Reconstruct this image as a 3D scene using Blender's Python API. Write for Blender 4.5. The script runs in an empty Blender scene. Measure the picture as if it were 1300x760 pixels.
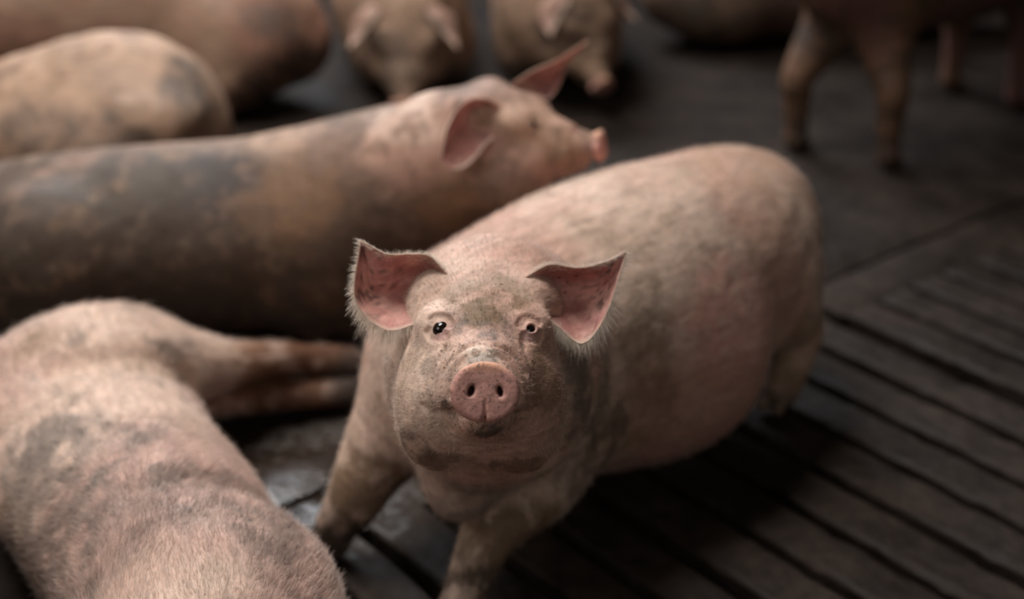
import bpy, bmesh, math
import numpy as np
from mathutils import Vector, Matrix

SC = bpy.context.scene
COL = SC.collection
R = math.radians
# ------------------------------------------------------------------ camera
CAM_H = 1.25
cd = bpy.data.cameras.new('camera')
cam = bpy.data.objects.new('camera', cd); COL.objects.link(cam)
cam.location = (0, 0, CAM_H)
cam.rotation_euler = (R(90 - 26.12), 0, 0)
cd.lens = 50.0; cd.sensor_width = 36.0; cd.clip_start = .05
cd.dof.use_dof = True; cd.dof.focus_distance = 1.50; cd.dof.aperture_fstop = 1.9
SC.camera = cam
# ------------------------------------------------------------------ world and light
w = bpy.data.worlds.new('barn_air'); SC.world = w; w.use_nodes = True
w.node_tree.nodes['Background'].inputs[0].default_value = (.75, .85, 1.0, 1)
w.node_tree.nodes['Background'].inputs[1].default_value = .022


def area(name, loc, target, size, sizey, power, color, spread=180):
    l = bpy.data.lights.new(name, 'AREA'); l.shape = 'RECTANGLE'
    l.size = size; l.size_y = sizey; l.energy = power; l.color = color; l.spread = R(spread)
    o = bpy.data.objects.new(name, l); COL.objects.link(o); o.location = loc
    o.rotation_euler = (Vector(target) - Vector(loc)).to_track_quat('-Z', 'Y').to_euler()
    return o


area('assumed_overhead_light', (-1.1, 2.5, 3.8), (-.45, 2.0, 0), 2.0, 1.5, 48, (1.0, .96, .92), 95)  # overhead source assumed from the brightly lit backs; the ceiling has no skylight
area('assumed_daylight_back', (-1.2, 5.8, 2.9), (-.2, 1.9, .2), 2.4, 1.8, 145, (.92, .95, 1.0))  # assumed source, read off the wet-floor reflection; the back wall has no window
area('assumed_light_left', (-2.6, .2, 2.6), (0, 1.7, .3), 1.8, 1.3, 24, (1.0, .96, .92))  # assumed from the brighter left of the face; left wall has no window
area('fill_behind_camera', (1.3, -1.8, 2.6), (.3, 1.8, .2), 2.4, 1.8, 18, (1.0, .95, .9))  # added frontal fill for the right flank and slats, not a real opening
vs = SC.view_settings
vs.view_transform = 'Standard'; vs.look = 'None'; vs.gamma = 1; vs.use_curve_mapping = False
vs.exposure = 0.1

# ------------------------------------------------------------------ numeric noise
rng = np.random.RandomState(7)
LAT = rng.rand(32, 32, 32).astype(np.float32)


def vnoise(P):
    q = np.floor(P).astype(np.int64); f = (P - q).astype(np.float32); f = f * f * (3 - 2 * f)
    q0 = q & 31; q1 = (q + 1) & 31
    x0, y0, z0 = q0.T; x1, y1, z1 = q1.T; fx, fy, fz = f.T
    a = LAT[x0, y0, z0] * (1 - fx) + LAT[x1, y0, z0] * fx
    b = LAT[x0, y1, z0] * (1 - fx) + LAT[x1, y1, z0] * fx
    c = LAT[x0, y0, z1] * (1 - fx) + LAT[x1, y0, z1] * fx
    d = LAT[x0, y1, z1] * (1 - fx) + LAT[x1, y1, z1] * fx
    return (a * (1 - fy) + b * fy) * (1 - fz) + (c * (1 - fy) + d * fy) * fz


def fbm(P, s, o=4, off=0.):
    v = 0; a = .5; t = 0
    for i in range(o):
        v = v + a * vnoise(P * s + 13.7 * i + off); t += a; a *= .55; s *= 2.03
    return v / t


def sstep(a, b, x):
    t = np.clip((x - a) / (b - a), 0, 1); return t * t * (3 - 2 * t)


# ------------------------------------------------------------------ implicit surfaces
def nrm(v):
    v = np.asarray(v, float); return v / max(1e-9, np.linalg.norm(v))


def catmull(pts, n):
    pts = np.asarray(pts, float); m = len(pts)
    t = np.linspace(0, m - 1, n); i = np.clip(np.floor(t).astype(int), 0, m - 2); f = (t - i)[:, None]
    ext = np.vstack([2 * pts[0] - pts[1], pts, 2 * pts[-1] - pts[-2]])
    p0, p1, p2, p3 = ext[i], ext[i + 1], ext[i + 2], ext[i + 3]
    return .5 * (2 * p1 + (p2 - p0) * f + (2 * p0 - 5 * p1 + 4 * p2 - p3) * f ** 2 + (3 * p1 - p0 - 3 * p2 + p3) * f ** 3)


def tag_as(a, b):
    for k in ('snap', 'eye'):
        if hasattr(a, k): setattr(b, k, getattr(a, k))
    return b


class Ell:
    """ellipsoid: centre, radii, 3x3 rows = axes"""
    def __init__(s, c, r, A=None):
        s.c = np.asarray(c, float); s.r = np.asarray(r, float); s.A = np.eye(3) if A is None else np.asarray(A, float)
        s.bc = s.c; s.br = max(s.r)

    def xf(s, Rm, t, k):
        return tag_as(s, Ell(Rm @ s.c * k + t, s.r * k, s.A @ Rm.T))

    def __call__(s, P):
        q = (P - s.c) @ s.A.T
        k0 = np.sqrt(((q / s.r) ** 2).sum(1)) + 1e-9; k1 = np.sqrt(((q / s.r ** 2) ** 2).sum(1)) + 1e-9
        return k0 * (k0 - 1) / k1


class Disc:
    """short rounded elliptical plug, axis = first row of A"""
    def __init__(s, c, ry, rz, hx, rd, A=None):
        s.c = np.asarray(c, float); s.p = (ry, rz, hx, rd); s.A = np.eye(3) if A is None else np.asarray(A, float)
        s.bc = s.c; s.br = max(ry, rz) + hx

    def xf(s, Rm, t, k):
        return Disc(Rm @ s.c * k + t, s.p[0] * k, s.p[1] * k, s.p[2] * k, s.p[3] * k, s.A @ Rm.T)

    def __call__(s, P):
        ry, rz, hx, rd = s.p; q = (P - s.c) @ s.A.T
        a, b = ry - rd, rz - rd
        k0 = np.sqrt((q[:, 1] / a) ** 2 + (q[:, 2] / b) ** 2) + 1e-9
        k1 = np.sqrt((q[:, 1] / a ** 2) ** 2 + (q[:, 2] / b ** 2) ** 2) + 1e-9
        dr = k0 * (k0 - 1) / k1; dx = np.abs(q[:, 0]) - (hx - rd)
        return np.minimum(np.maximum(dr, dx), 0) + np.sqrt(np.maximum(dr, 0) ** 2 + np.maximum(dx, 0) ** 2) - rd


class Spine:
    """swept ellipse: stations (x,y,z, w, h); up vector gives the h axis"""
    def __init__(s, st, up=(0, 0, 1), n=None, raw=None):
        if raw is not None:
            s.C, s.r, s.U = raw
        else:
            st = np.asarray(st, float)
            if st.shape[1] == 4: st = np.hstack([st, st[:, 3:4]])
            n = n or 4 * (len(st) - 1) + 1
            q = catmull(st, n); s.C = q[:, :3]; s.r = np.maximum(q[:, 3:5], .002)
            s.U = catmull(np.asarray(up, float), n) if np.ndim(up) == 2 else np.tile(np.asarray(up, float), (n, 1))
        s.bc = s.C.mean(0); s.br = (np.linalg.norm(s.C - s.bc, axis=1) + s.r.max(1)).max()

    def xf(s, Rm, t, k):
        return tag_as(s, Spine(None, raw=(s.C @ Rm.T * k + t, s.r * k, s.U @ Rm.T)))

    def __call__(s, P):
        best = np.full(len(P), 1e9)
        for i in range(len(s.C) - 1):
            a, b = s.C[i], s.C[i + 1]; d = b - a; L = np.linalg.norm(d); T = d / L
            pa = P - a
            t = np.clip(pa @ d / (L * L), 0, 1)[:, None]
            q = pa - t * d
            r = s.r[i] * (1 - t) + s.r[i + 1] * t
            U = s.U[i] * (1 - t) + s.U[i + 1] * t
            U = U - (U @ T)[:, None] * T; U /= np.linalg.norm(U, axis=1)[:, None] + 1e-9
            v = (q * U).sum(1); ax = q @ T; u2 = np.maximum((q * q).sum(1) - v * v - ax * ax, 0)
            w_, h_ = r[:, 0], r[:, 1]; m = .5 * (w_ + h_)
            k0 = np.sqrt(u2 / w_ ** 2 + v * v / h_ ** 2 + ax * ax / m ** 2) + 1e-9
            k1 = np.sqrt(u2 / w_ ** 4 + v * v / h_ ** 4 + ax * ax / m ** 4) + 1e-9
            best = np.minimum(best, k0 * (k0 - 1) / k1)
        return best


def snap(p, depth=.0):
    p.snap = depth; return p


class Field:
    def __init__(s): s.L = []; s.nz = []
    def add(s, p, k=.02): s.L.append((p, 1, k)); return s
    def sub(s, p, k=.004): s.L.append((p, -1, k)); return s

    def __call__(s, P):
        P = np.asarray(P, float)
        d = np.full(len(P), 1e3)
        for p, op, k in s.L:
            lb = np.linalg.norm(P - p.bc, axis=1) - p.br
            if op > 0:
                m = lb < d + k + .01
                if not m.any(): continue
                x = p(P[m]); dm = d[m]
                h = np.maximum(k - np.abs(dm - x), 0) / k
                d[m] = np.minimum(dm, x) - h * h * k * .25
            else:
                m = lb < k + .03
                if not m.any(): continue
                x = -p(P[m]); dm = d[m]
                h = np.maximum(k - np.abs(dm - x), 0) / k
                d[m] = np.maximum(dm, x) + h * h * k * .25
        for sc, amp in s.nz:
            d = d + (fbm(P, sc, 3) - .5) * 2 * amp
        return d

    def grad(s, P, e=.0012):
        g = np.empty_like(P)
        for i in range(3):
            o = np.zeros(3); o[i] = e
            g[:, i] = s(P + o) - s(P - o)
        return g / (2 * e)

    def bounds(s, zmin=-.01):
        lo = np.min([p.bc - p.br if not isinstance(p, Spine) else (p.C - p.r.max(1)[:, None]).min(0) for p, o, k in s.L if o > 0], 0) - .03
        hi = np.max([p.bc + p.br if not isinstance(p, Spine) else (p.C + p.r.max(1)[:, None]).max(0) for p, o, k in s.L if o > 0], 0) + .03
        return lo, hi


def surface(field, h):
    lo, hi = field.bounds()
    n = np.ceil((hi - lo) / h).astype(int) + 2
    F = np.ones(n, np.float32)
    B = 12
    for i in range(0, n[0], B):
        for j in range(0, n[1], B):
            ks = np.arange(0, n[2], B)
            cen = np.array([[i + B / 2, j + B / 2, k + B / 2] for k in ks]) * h + lo
            fc = field(cen)
            for k, f0 in zip(ks, fc):
                e = (min(i + B, n[0]), min(j + B, n[1]), min(k + B, n[2]))
                if abs(f0) > B * h * .87 * 1.25 + .03:
                    F[i:e[0], j:e[1], k:e[2]] = f0; continue
                g = np.stack(np.meshgrid(np.arange(i, e[0]), np.arange(j, e[1]), np.arange(k, e[2]), indexing='ij'), -1)
                F[i:e[0], j:e[1], k:e[2]] = field(g.reshape(-1, 3) * h + lo).reshape(g.shape[:3])
    S = F < 0
    cells = np.zeros(n - 1, np.int8); acc = None
    sl = lambda o, m: slice(o, m - 1 + o)
    cnt = sum(S[sl(a, n[0]), sl(b, n[1]), sl(c, n[2])].astype(np.int8) for a in (0, 1) for b in (0, 1) for c in (0, 1))
    act = (cnt > 0) & (cnt < 8)
    ci = np.argwhere(act); idx = -np.ones(n - 1, np.int64); idx[act] = np.arange(len(ci))
    pos = np.zeros((len(ci), 3)); num = np.zeros(len(ci))
    cr = [(a, b, c) for a in (0, 1) for b in (0, 1) for c in (0, 1)]
    for A in cr:
        for ax in range(3):
            if A[ax]: continue
            Bc = list(A); Bc[ax] = 1
            fa = F[ci[:, 0] + A[0], ci[:, 1] + A[1], ci[:, 2] + A[2]]; fb = F[ci[:, 0] + Bc[0], ci[:, 1] + Bc[1], ci[:, 2] + Bc[2]]
            m = (fa < 0) != (fb < 0)
            t = np.where(m, fa / np.where(m, fa - fb, 1), 0)
            p = ci + np.array(A); p = p.astype(float); p[:, ax] += t
            pos[m] += p[m]; num[m] += 1
    pos = pos / num[:, None] * h + lo
    faces = []
    for ax in range(3):
        a1, a2 = (ax + 1) % 3, (ax + 2) % 3
        s0 = [slice(None)] * 3; s1 = [slice(None)] * 3
        s0[ax] = slice(0, -1); s1[ax] = slice(1, None)
        S0, S1 = S[tuple(s0)], S[tuple(s1)]
        e = np.argwhere(S0 != S1)
        e = e[(e[:, a1] > 0) & (e[:, a2] > 0) & (e[:, a1] < n[a1] - 1) & (e[:, a2] < n[a2] - 1)]
        ins = S0[e[:, 0], e[:, 1], e[:, 2]]
        q = []
        for d1, d2 in ((0, 0), (1, 0), (1, 1), (0, 1)):
            c = e.copy(); c[:, a1] -= d1; c[:, a2] -= d2
            q.append(idx[c[:, 0], c[:, 1], c[:, 2]])
        q = np.stack(q, 1)
        q[~ins] = q[~ins][:, ::-1]
        faces.append(q)
    faces = np.vstack(faces)
    return pos, faces


def project(field, P, it=2, lim=.006):
    for _ in range(it):
        f = field(P); g = field.grad(P)
        st = (f / np.maximum((g * g).sum(1), .2))[:, None] * g
        ln = np.linalg.norm(st, axis=1)[:, None]
        P = P - st * np.minimum(1, lim / np.maximum(ln, 1e-9))
    return P


def subdiv(V, Fq):
    """one level of quad subdivision (linear)"""
    E = np.vstack([Fq[:, [i, (i + 1) % 4]] for i in range(4)]); E.sort(1)
    ue, inv = np.unique(E, axis=0, return_inverse=True); inv = inv.reshape(-1)
    nv, nf = len(V), len(Fq)
    V2 = np.vstack([V, V[ue].mean(1), V[Fq].mean(1)])
    e = [nv + inv[i * nf:(i + 1) * nf] for i in range(4)]; c = nv + len(ue) + np.arange(nf)
    F2 = np.vstack([np.stack([Fq[:, i], e[i], c, e[(i + 3) % 4]], 1) for i in range(4)])
    return V2, F2


def make_mesh(name, V, F, mats, col=None, matidx=None):
    me = bpy.data.meshes.new(name)
    me.from_pydata([], [], [])
    me.vertices.add(len(V)); me.vertices.foreach_set('co', np.asarray(V, np.float32).ravel())
    nf = len(F); me.loops.add(nf * 4); me.loops.foreach_set('vertex_index', F.astype(np.int32).ravel())
    me.polygons.add(nf); me.polygons.foreach_set('loop_start', np.arange(0, nf * 4, 4, dtype=np.int32))
    me.polygons.foreach_set('loop_total', np.full(nf, 4, np.int32))
    if matidx is not None: me.polygons.foreach_set('material_index', matidx.astype(np.int32))
    me.update(calc_edges=True)
    me.polygons.foreach_set('use_smooth', np.ones(nf, bool))
    for m in mats: me.materials.append(m)
    if col is not None:
        a = me.color_attributes.new('skin', 'FLOAT_COLOR', 'POINT')
        a.data.foreach_set('color', np.hstack([col, np.ones((len(col), 1))]).astype(np.float32).ravel())
    me.validate()
    return me


# ------------------------------------------------------------------ materials
def new_mat(name):
    m = bpy.data.materials.new(name); m.use_nodes = True
    nt = m.node_tree; return m, nt, nt.nodes['Principled BSDF']


def N(nt, t, **kw):
    n = nt.nodes.new(t)
    for k, v in kw.items():
        if k.startswith('i_'): n.inputs[k[2:].replace('_', ' ')].default_value = v
        else: setattr(n, k, v)
    return n


def skin_material():
    m, nt, b = new_mat('pig_skin'); L = nt.links.new
    at = N(nt, 'ShaderNodeAttribute', attribute_name='skin')
    tc = N(nt, 'ShaderNodeTexCoord')
    n1 = N(nt, 'ShaderNodeTexNoise', i_Scale=170., i_Detail=5., i_Roughness=.65)
    L(tc.outputs['Object'], n1.inputs['Vector'])
    r1 = N(nt, 'ShaderNodeMapRange', i_From_Min=.3, i_From_Max=.7, i_To_Min=.84, i_To_Max=1.14)
    L(n1.outputs['Fac'], r1.inputs['Value'])
    v = N(nt, 'ShaderNodeTexVoronoi', i_Scale=95.)
    L(tc.outputs['Object'], v.inputs['Vector'])
    n2 = N(nt, 'ShaderNodeTexNoise', i_Scale=16., i_Detail=2.)
    L(tc.outputs['Object'], n2.inputs['Vector'])
    th = N(nt, 'ShaderNodeMapRange', i_From_Min=.5, i_From_Max=.75, i_To_Min=.0, i_To_Max=.3)
    L(n2.outputs['Fac'], th.inputs['Value'])
    sp = N(nt, 'ShaderNodeMath', operation='LESS_THAN'); L(v.outputs['Distance'], sp.inputs[0]); L(th.outputs[0], sp.inputs[1])
    mul = N(nt, 'ShaderNodeMix', data_type='RGBA', blend_type='MULTIPLY'); mul.inputs['Factor'].default_value = 1
    L(at.outputs['Color'], mul.inputs['A']); L(r1.outputs[0], mul.inputs['B'])
    dk = N(nt, 'ShaderNodeMix', data_type='RGBA', blend_type='MULTIPLY')
    dk.inputs['B'].default_value = (.45, .4, .36, 1)
    L(sp.outputs[0], dk.inputs['Factor']); L(mul.outputs['Result'], dk.inputs['A'])
    L(dk.outputs['Result'], b.inputs['Base Color'])
    b.inputs['Roughness'].default_value = .62
    b.inputs['Specular IOR Level'].default_value = .2
    b.inputs['Subsurface Weight'].default_value = .12
    b.inputs['Subsurface Radius'].default_value = (1., .35, .2)
    b.inputs['Subsurface Scale'].default_value = .012
    bp = N(nt, 'ShaderNodeBump', i_Strength=.35, i_Distance=.002)
    n3 = N(nt, 'ShaderNodeTexNoise', i_Scale=260., i_Detail=4.)
    L(tc.outputs['Object'], n3.inputs['Vector']); L(n3.outputs['Fac'], bp.inputs['Height']); L(bp.outputs[0], b.inputs['Normal'])
    return m


def hair_material(name, colr):
    m, nt, b = new_mat(name)
    b.inputs['Base Color'].default_value = (*colr, 1); b.inputs['Roughness'].default_value = .45
    at = N(nt, 'ShaderNodeAttribute', attribute_name='tint'); nt.links.new(at.outputs['Color'], b.inputs['Base Color'])
    b.inputs['Subsurface Weight'].default_value = 0
    t = N(nt, 'ShaderNodeBsdfTranslucent'); nt.links.new(at.outputs['Color'], t.inputs['Color'])
    mx = N(nt, 'ShaderNodeMixShader'); mx.inputs[0].default_value = .35
    nt.links.new(b.outputs[0], mx.inputs[1]); nt.links.new(t.outputs[0], mx.inputs[2])
    nt.links.new(mx.outputs[0], nt.nodes['Material Output'].inputs['Surface'])
    return m


def eye_material():
    m, nt, b = new_mat('pig_eye')
    b.inputs['Base Color'].default_value = (.012, .008, .007, 1); b.inputs['Roughness'].default_value = .08
    return m


SKIN = skin_material(); HAIR = hair_material('pale_bristle', (.78, .66, .52)); EYE = eye_material()

# ------------------------------------------------------------------ pig anatomy
def frame(fwd, up=(0, 0, 1), roll=0.):
    f = nrm(fwd); l = nrm(np.cross(up, f)); u = np.cross(f, l)
    c, s = math.cos(R(roll)), math.sin(R(roll))
    l, u = l * c + u * s, -l * s + u * c
    return np.stack([f, l, u], 1)           # columns: forward, left, up


def head_prims(fine=True):
    """head in its own frame: x forward with the snout disc at 0, y left, z up"""
    A = []
    A.append((Spine([(-.036, 0, .000, .0285, .0265), (-.06, 0, .003, .037, .033), (-.09, 0, .008, .051, .044),
                     (-.125, 0, .014, .065, .056), (-.165, 0, .024, .075, .074), (-.21, 0, .030, .082, .090),
                     (-.26, 0, .018, .090, .098), (-.31, 0, .0, .098, .102)]), 1, .05))
    A.append((Spine([(-.22, 0, -.052, .070, .052), (-.15, 0, -.046, .054, .036), (-.09, 0, -.038, .038, .024), (-.05, 0, -.033, .023, .0175)]), 1, .016))
    for s in (1, -1):
        A.append((Ell((-.190, s * .052, -.040), (.07, .038, .056)), 1, .06))
        A.append((Ell((-.135, s * .052, -.020), (.04, .026, .034)), 1, .03))
        A.append((Ell((-.085, s * .030, -.010), (.032, .019, .020)), 1, .018))
        A.append((Ell((-.222, s * .056, .092), (.03, .024, .024)), 1, .04))      # ear root
        A.append((Ell((-.150, s * .048, .064), (.030, .024, .018)), 1, .03))       # brow
    A.append((Ell((-.075, 0, .036), (.022, .016, .008)), 1, .02))
    if fine:
        for s in (1, -1):
            c = np.array((-.124, s * .0420, .0530)); n = nrm((.74, s * .48, .42)); t = nrm(np.cross((0, -s * .15, 1), n)); u = np.cross(n, t)
            A.append((Ell(c - n * .001, (.0155, .0155, .0145)), 1, .018))
            slit = snap(Ell(c + n * .0145, (.0080, .0050, .0034), [n, t, u]), 0); slit.eye = s
            A.append((slit, -1, .003))
            for rr, a0, a1, dd in ((.0105, 20, 160, .0010), (.0150, 25, 150, .0012), (.0105, 205, 330, .0010), (.0160, 215, 320, .0008)):
                pts = [c + n * .0145 + t * rr * math.cos(R(q)) + u * rr * .9 * math.sin(R(q)) for q in np.linspace(a0, a1, 6)]
                A.append((snap(Spine([(*q, dd) for q in pts], n=11)), -1, .0035))
            A.append((snap(Spine([(-.106, s * .040, .049, .0010), (-.094, s * .040, .040, .0018), (-.086, s * .044, .026, .0010)], n=7)), -1, .006))
            A.append((snap(Spine([(-.024, s * .024, -.028, .0010), (-.05, s * .036, -.030, .0014), (-.078, s * .050, -.028, .0016), (-.096, s * .060, -.022, .0012)], n=13)), -1, .006))
            A.append((snap(Spine([(-.048, s * .010, .032, .0006), (-.052, s * .022, .028, .0009), (-.052, s * .034, .010, .0010), (-.05, s * .035, -.008, .001)], n=9)), -1, .006))
            A.append((snap(Spine([(-.062, s * .012, .040, .0008), (-.067, s * .028, .033, .0012), (-.068, s * .040, .014, .0008)], n=9)), -1, .007))
    A.append((Disc((-.007, 0, -.0005), .0335, .0295, .0080, .0042, frame((1, 0, .06)).T), 1, .003))
    A.append((Ell((-.007, 0, -.010), (.0075, .031, .0195)), 1, .004))
    if fine:
        for s in (1, -1):
            A.append((Ell((.001, s * .0145, .0010), (.012, .0042, .0068), [[1, 0, 0], [0, .95, s * .3], [0, -s * .3, .95]]), -1, .004))
        A.append((Ell((.003, 0, -.030), (.012, .0014, .009)), -1, .004))
        A.append((Ell((.006, 0, -.016), (.006, .0012, .010)), -1, .004))
    return A


LEFT_EAR = dict(
    top=[(-.195, 0.042, 0.112), (-.198, 0.074, 0.131), (-.200, 0.106, 0.128), (-.205, 0.134, 0.134), (-.215, 0.164, 0.148)],
    mid=[(-.215, 0.052, 0.094), (-.232, 0.08, 0.096), (-.236, 0.11, 0.094), (-.225, 0.14, 0.104), (-.215, 0.1635, 0.146)],
    bot=[(-.185, 0.06, 0.074), (-.180, 0.082, 0.062), (-.182, 0.112, 0.042), (-.198, 0.139, 0.072), (-.214, 0.164, 0.145)])
RIGHT_EAR = dict(
    top=[(-.195, -0.036, 0.111), (-.195, -0.062, 0.137), (-.198, -0.084, 0.139), (-.203, -0.111, 0.139), (-.210, -0.142, 0.154)],
    mid=[(-.215, -0.044, 0.096), (-.232, -0.066, 0.099), (-.236, -0.094, 0.096), (-.225, -0.126, 0.101), (-.211, -0.1415, 0.152)],
    bot=[(-.185, -0.048, 0.079), (-.178, -0.074, 0.061), (-.184, -0.111, 0.053), (-.198, -0.145, 0.086), (-.210, -0.1415, 0.151)])


def mirror_ear(e): return {k: [(x, -y, z) for x, y, z in v] for k, v in e.items()}


def move_ear(e, Rm, root, sc=1.):
    """turn an ear about its root by matrix Rm"""
    root = np.array(root, float)
    return {k: [tuple(Rm @ ((np.array(p) - root) * sc) + root) for p in v] for k, v in e.items()}


def rotm(axis, deg):
    return np.array(Matrix.Rotation(R(deg), 3, Vector(axis)))


def ear_mesh(e, nu=34, nv=26, th=.0042):
    T, M, B = (catmull(e[k], nu) for k in ('top', 'mid', 'bot'))
    v = np.linspace(0, 1, nv)[None, :, None]
    # quadratic through T (v=0), M (v=.5), B (v=1)
    S = T[:, None] * (2 * (v - .5) * (v - 1)) + M[:, None] * (4 * v * (1 - v)) + B[:, None] * (2 * v * (v - .5))
    uu = np.linspace(0, 1, nu)[:, None, None]
    S = S + np.array([1, 0, 0]) * (.0022 * np.sin(v * 17 + uu * 3) * np.sin(math.pi * uu) * np.sin(math.pi * v))
    du = np.gradient(S, axis=0); dv = np.gradient(S, axis=1)
    Nn = np.cross(du, dv); Nn /= np.linalg.norm(Nn, axis=2)[..., None] + 1e-9
    # inner face looks towards +x (the opening)
    if Nn[nu // 2, nv // 2, 0] < 0: Nn = -Nn; flip = True
    else: flip = False
    edge = np.minimum(np.minimum(v, 1 - v) * 6, 1) * np.minimum((1 - uu) * 10, 1)
    t = th * (.25 + .75 * np.sqrt(np.clip(edge, 0, 1))) * (1.4 - .6 * uu)
    I = S + Nn * t * .5; O = S - Nn * t * .5
    n = nu * nv; V = np.vstack([I.reshape(-1, 3), O.reshape(-1, 3)])
    g = np.arange(n).reshape(nu, nv)
    q = np.stack([g[:-1, :-1], g[1:, :-1], g[1:, 1:], g[:-1, 1:]], -1).reshape(-1, 4)
    qi = q[:, ::-1] if flip else q
    qo = (q if flip else q[:, ::-1]) + n
    ring = np.concatenate([g[0, :], g[1:, -1], g[-1, -2::-1], g[-2:0:-1, 0]])
    r2 = np.roll(ring, -1)
    rq = np.stack([ring, r2, r2 + n, ring + n], 1)
    if not flip: pass
    F = np.vstack([qi, qo, rq if flip else rq[:, ::-1]])
    tag = np.concatenate([np.ones(n), np.zeros(n)])
    rim = np.tile((1 - np.clip(edge, 0, 1)).reshape(-1), 2)
    return V, F, tag, rim, np.tile(np.broadcast_to(uu, (nu, nv, 1)).reshape(-1), 2)


PINK = np.array((.47, .285, .22)); PALE = np.array((.58, .43, .345)); MUD = np.array((.062, .042, .030)); OCHRE = np.array((.24, .150, .085))
GREY = np.array((.13, .105, .09)); RED = np.array((.42, .185, .16)); SNOUT = np.array((.54, .285, .24)); TAN = np.array((.42, .275, .19)); DARK = np.array((.050, .036, .028)); BROWN = np.array((.17, .095, .055))


def mixc(c, d, m):
    m = np.clip(m, 0, 1)[:, None]; return c * (1 - m) + d * m


def blotches(P, c, items):
    for it in items:
        cen, r, colr, amt = it[:4]; rough = it[4] if len(it) > 4 else .5
        q = (P - np.array(cen)) / np.array(r); d = np.sqrt((q * q).sum(1))
        m = sstep(1.06, .55, d + (fbm(P, 14 / .6, 4, 3.) - .5) * 2 * rough)
        streak = .25 + 1.35 * sstep(.3, .62, fbm(P, 42, 4, 9.))
        c = mixc(c, np.array(colr), m * amt * np.clip(streak, .3, 1))
    return c


def body_colour(P, spec):
    n = fbm(P, 5, 4, spec.get('seed', 0)); n2 = fbm(P, 22, 3, 5 + spec.get('seed', 0)); n3 = fbm(P, 70, 3, 2.)
    c = mixc(np.tile(spec.get('base', PINK), (len(P), 1)), spec.get('base2', PALE), sstep(.35, .65, n))
    c = mixc(c, spec.get('dirt', OCHRE), sstep(.5, .72, n2 * .6 + n * .4) * spec.get('dirt_amt', .5))
    c = mixc(c, GREY, sstep(.58, .72, n3 * .5 + n2 * .5) * spec.get('spot_amt', .45))
    st = streaks(P, spec.get('grain', (.7, .7, 0)), 130, 3.)
    c = c * (.86 + .28 * sstep(.3, .7, st))[:, None]
    return blotches(P, c, spec.get('blotches', []))


def streaks(P, d, s, o=0.):
    """noise drawn out along the lie of the hair"""
    d = nrm(d); al = P @ d
    return fbm(P - np.outer(al, d) * .8, s, 3, o)


def head_colour(P, c, spec):
    """P in head-local coordinates; recolours the face"""
    x, y, z = P.T
    # disc of the snout
    disc = sstep(-.0165, -.0135, x) * (np.abs(y) < .045) * (np.abs(z) < .045)
    n = fbm(P, 160, 3)
    sc = mixc(np.tile(SNOUT, (len(P), 1)), np.array((.66, .36, .24)), sstep(.016, .029, z))
    sc = mixc(sc, np.array((.14, .09, .08)), sstep(.63, .70, fbm(P, 420, 2, 7.)) * .6)
    inn = sstep(-.001, -.007, x) * (np.abs(y) < .022) * (np.abs(z - .002) < .013) * disc
    sc = mixc(sc, np.array((.05, .025, .022)), inn)
    c = mixc(c, sc, disc)
    return c


def shape(spec):
    f = Field(); hd = spec.get('head')
    f.L += spec['prims']
    if hd:
        S, Rm, k = hd
        for p, op, kk in head_prims(spec.get('fine', False)):
            f.L.append((p.xf(Rm, S, k), op, kk * k))
    f.L += spec.get('late', [])
    f.nz = spec.get('noise', [(9, .004), (34, .0014)])
    f0 = Field(); f0.nz = f.nz; f0.L = [q for q in f.L if q[1] > 0]      # the form without its creases and openings
    eyes = {}
    for q, op, kk in f.L:
        if hasattr(q, 'snap'):
            if isinstance(q, Spine):
                q.C = project(f0, q.C, 4, .02); q.bc = q.C.mean(0); q.br = (np.linalg.norm(q.C - q.bc, axis=1) + q.r.max(1)).max()
            else:
                q.c = project(f0, q.c[None], 4, .02)[0]; q.bc = q.c
                if hasattr(q, 'eye'): eyes[q.eye] = (q.c, f0.grad(q.c[None], .004)[0])
    V, F = surface(f0, spec['h'])
    V = project(f0, V, 1)
    for _ in range(spec.get('levels', 0)):
        V, F = subdiv(V, F)
        V = project(f0, V, 2, spec['h'])
    for reg in spec.get('refine', []):
        lc = (V - hd[0]) @ hd[1] / hd[2]
        m = reg(lc[F].mean(1))
        keep, sel = F[~m], F[m]
        old = len(V)
        bnd = np.zeros(old, bool); bnd[np.unique(keep)] = True
        V2, Fs_ = subdiv(V, sel)
        E = np.vstack([sel[:, [i, (i + 1) % 4]] for i in range(4)]); E.sort(1)
        ue, cn = np.unique(E, axis=0, return_counts=True)
        new = np.zeros(len(V2), bool); new[old:] = True
        new[old:old + len(ue)][cn == 1] = False      # midpoints on the border stay on their edge
        used = np.zeros(len(V2), bool); used[np.unique(sel)] = True; used[:old] &= ~bnd
        mv = new | (used & (np.arange(len(V2)) < old))
        V2[mv] = project(f0, V2[mv], 2, .004)
        V, F = V2, np.vstack([keep, Fs_])
    if len(f0.L) < len(f.L):                          # press the creases, nostrils and eye slits inwards
        near = np.zeros(len(V), bool)
        for q in f.L:
            if q[1] < 0: near |= np.linalg.norm(V - q[0].bc, axis=1) < q[0].br + q[2] + .004
        P0 = V[near]; g = f0.grad(P0, .002); g /= np.linalg.norm(g, axis=1)[:, None] + 1e-9
        t = np.zeros(len(P0)); fp = f(P0); live = fp > 1e-5; st = .0008
        for _ in range(18):
            ix = np.where(live)[0]
            if not len(ix): break
            fn = f(P0[ix] - g[ix] * (t[ix] + st)[:, None])
            hit = fn <= 0
            t[ix] += np.where(hit, st * np.clip(fp[ix] / np.maximum(fp[ix] - fn, 1e-9), 0, 1), st)
            fp[ix] = fn; live[ix[hit]] = False
        V[near] = P0 - g * t[:, None]
    if spec.get('ground', True):
        V[:, 2] = np.maximum(V[:, 2], .001)
    return V, F, eyes


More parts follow.
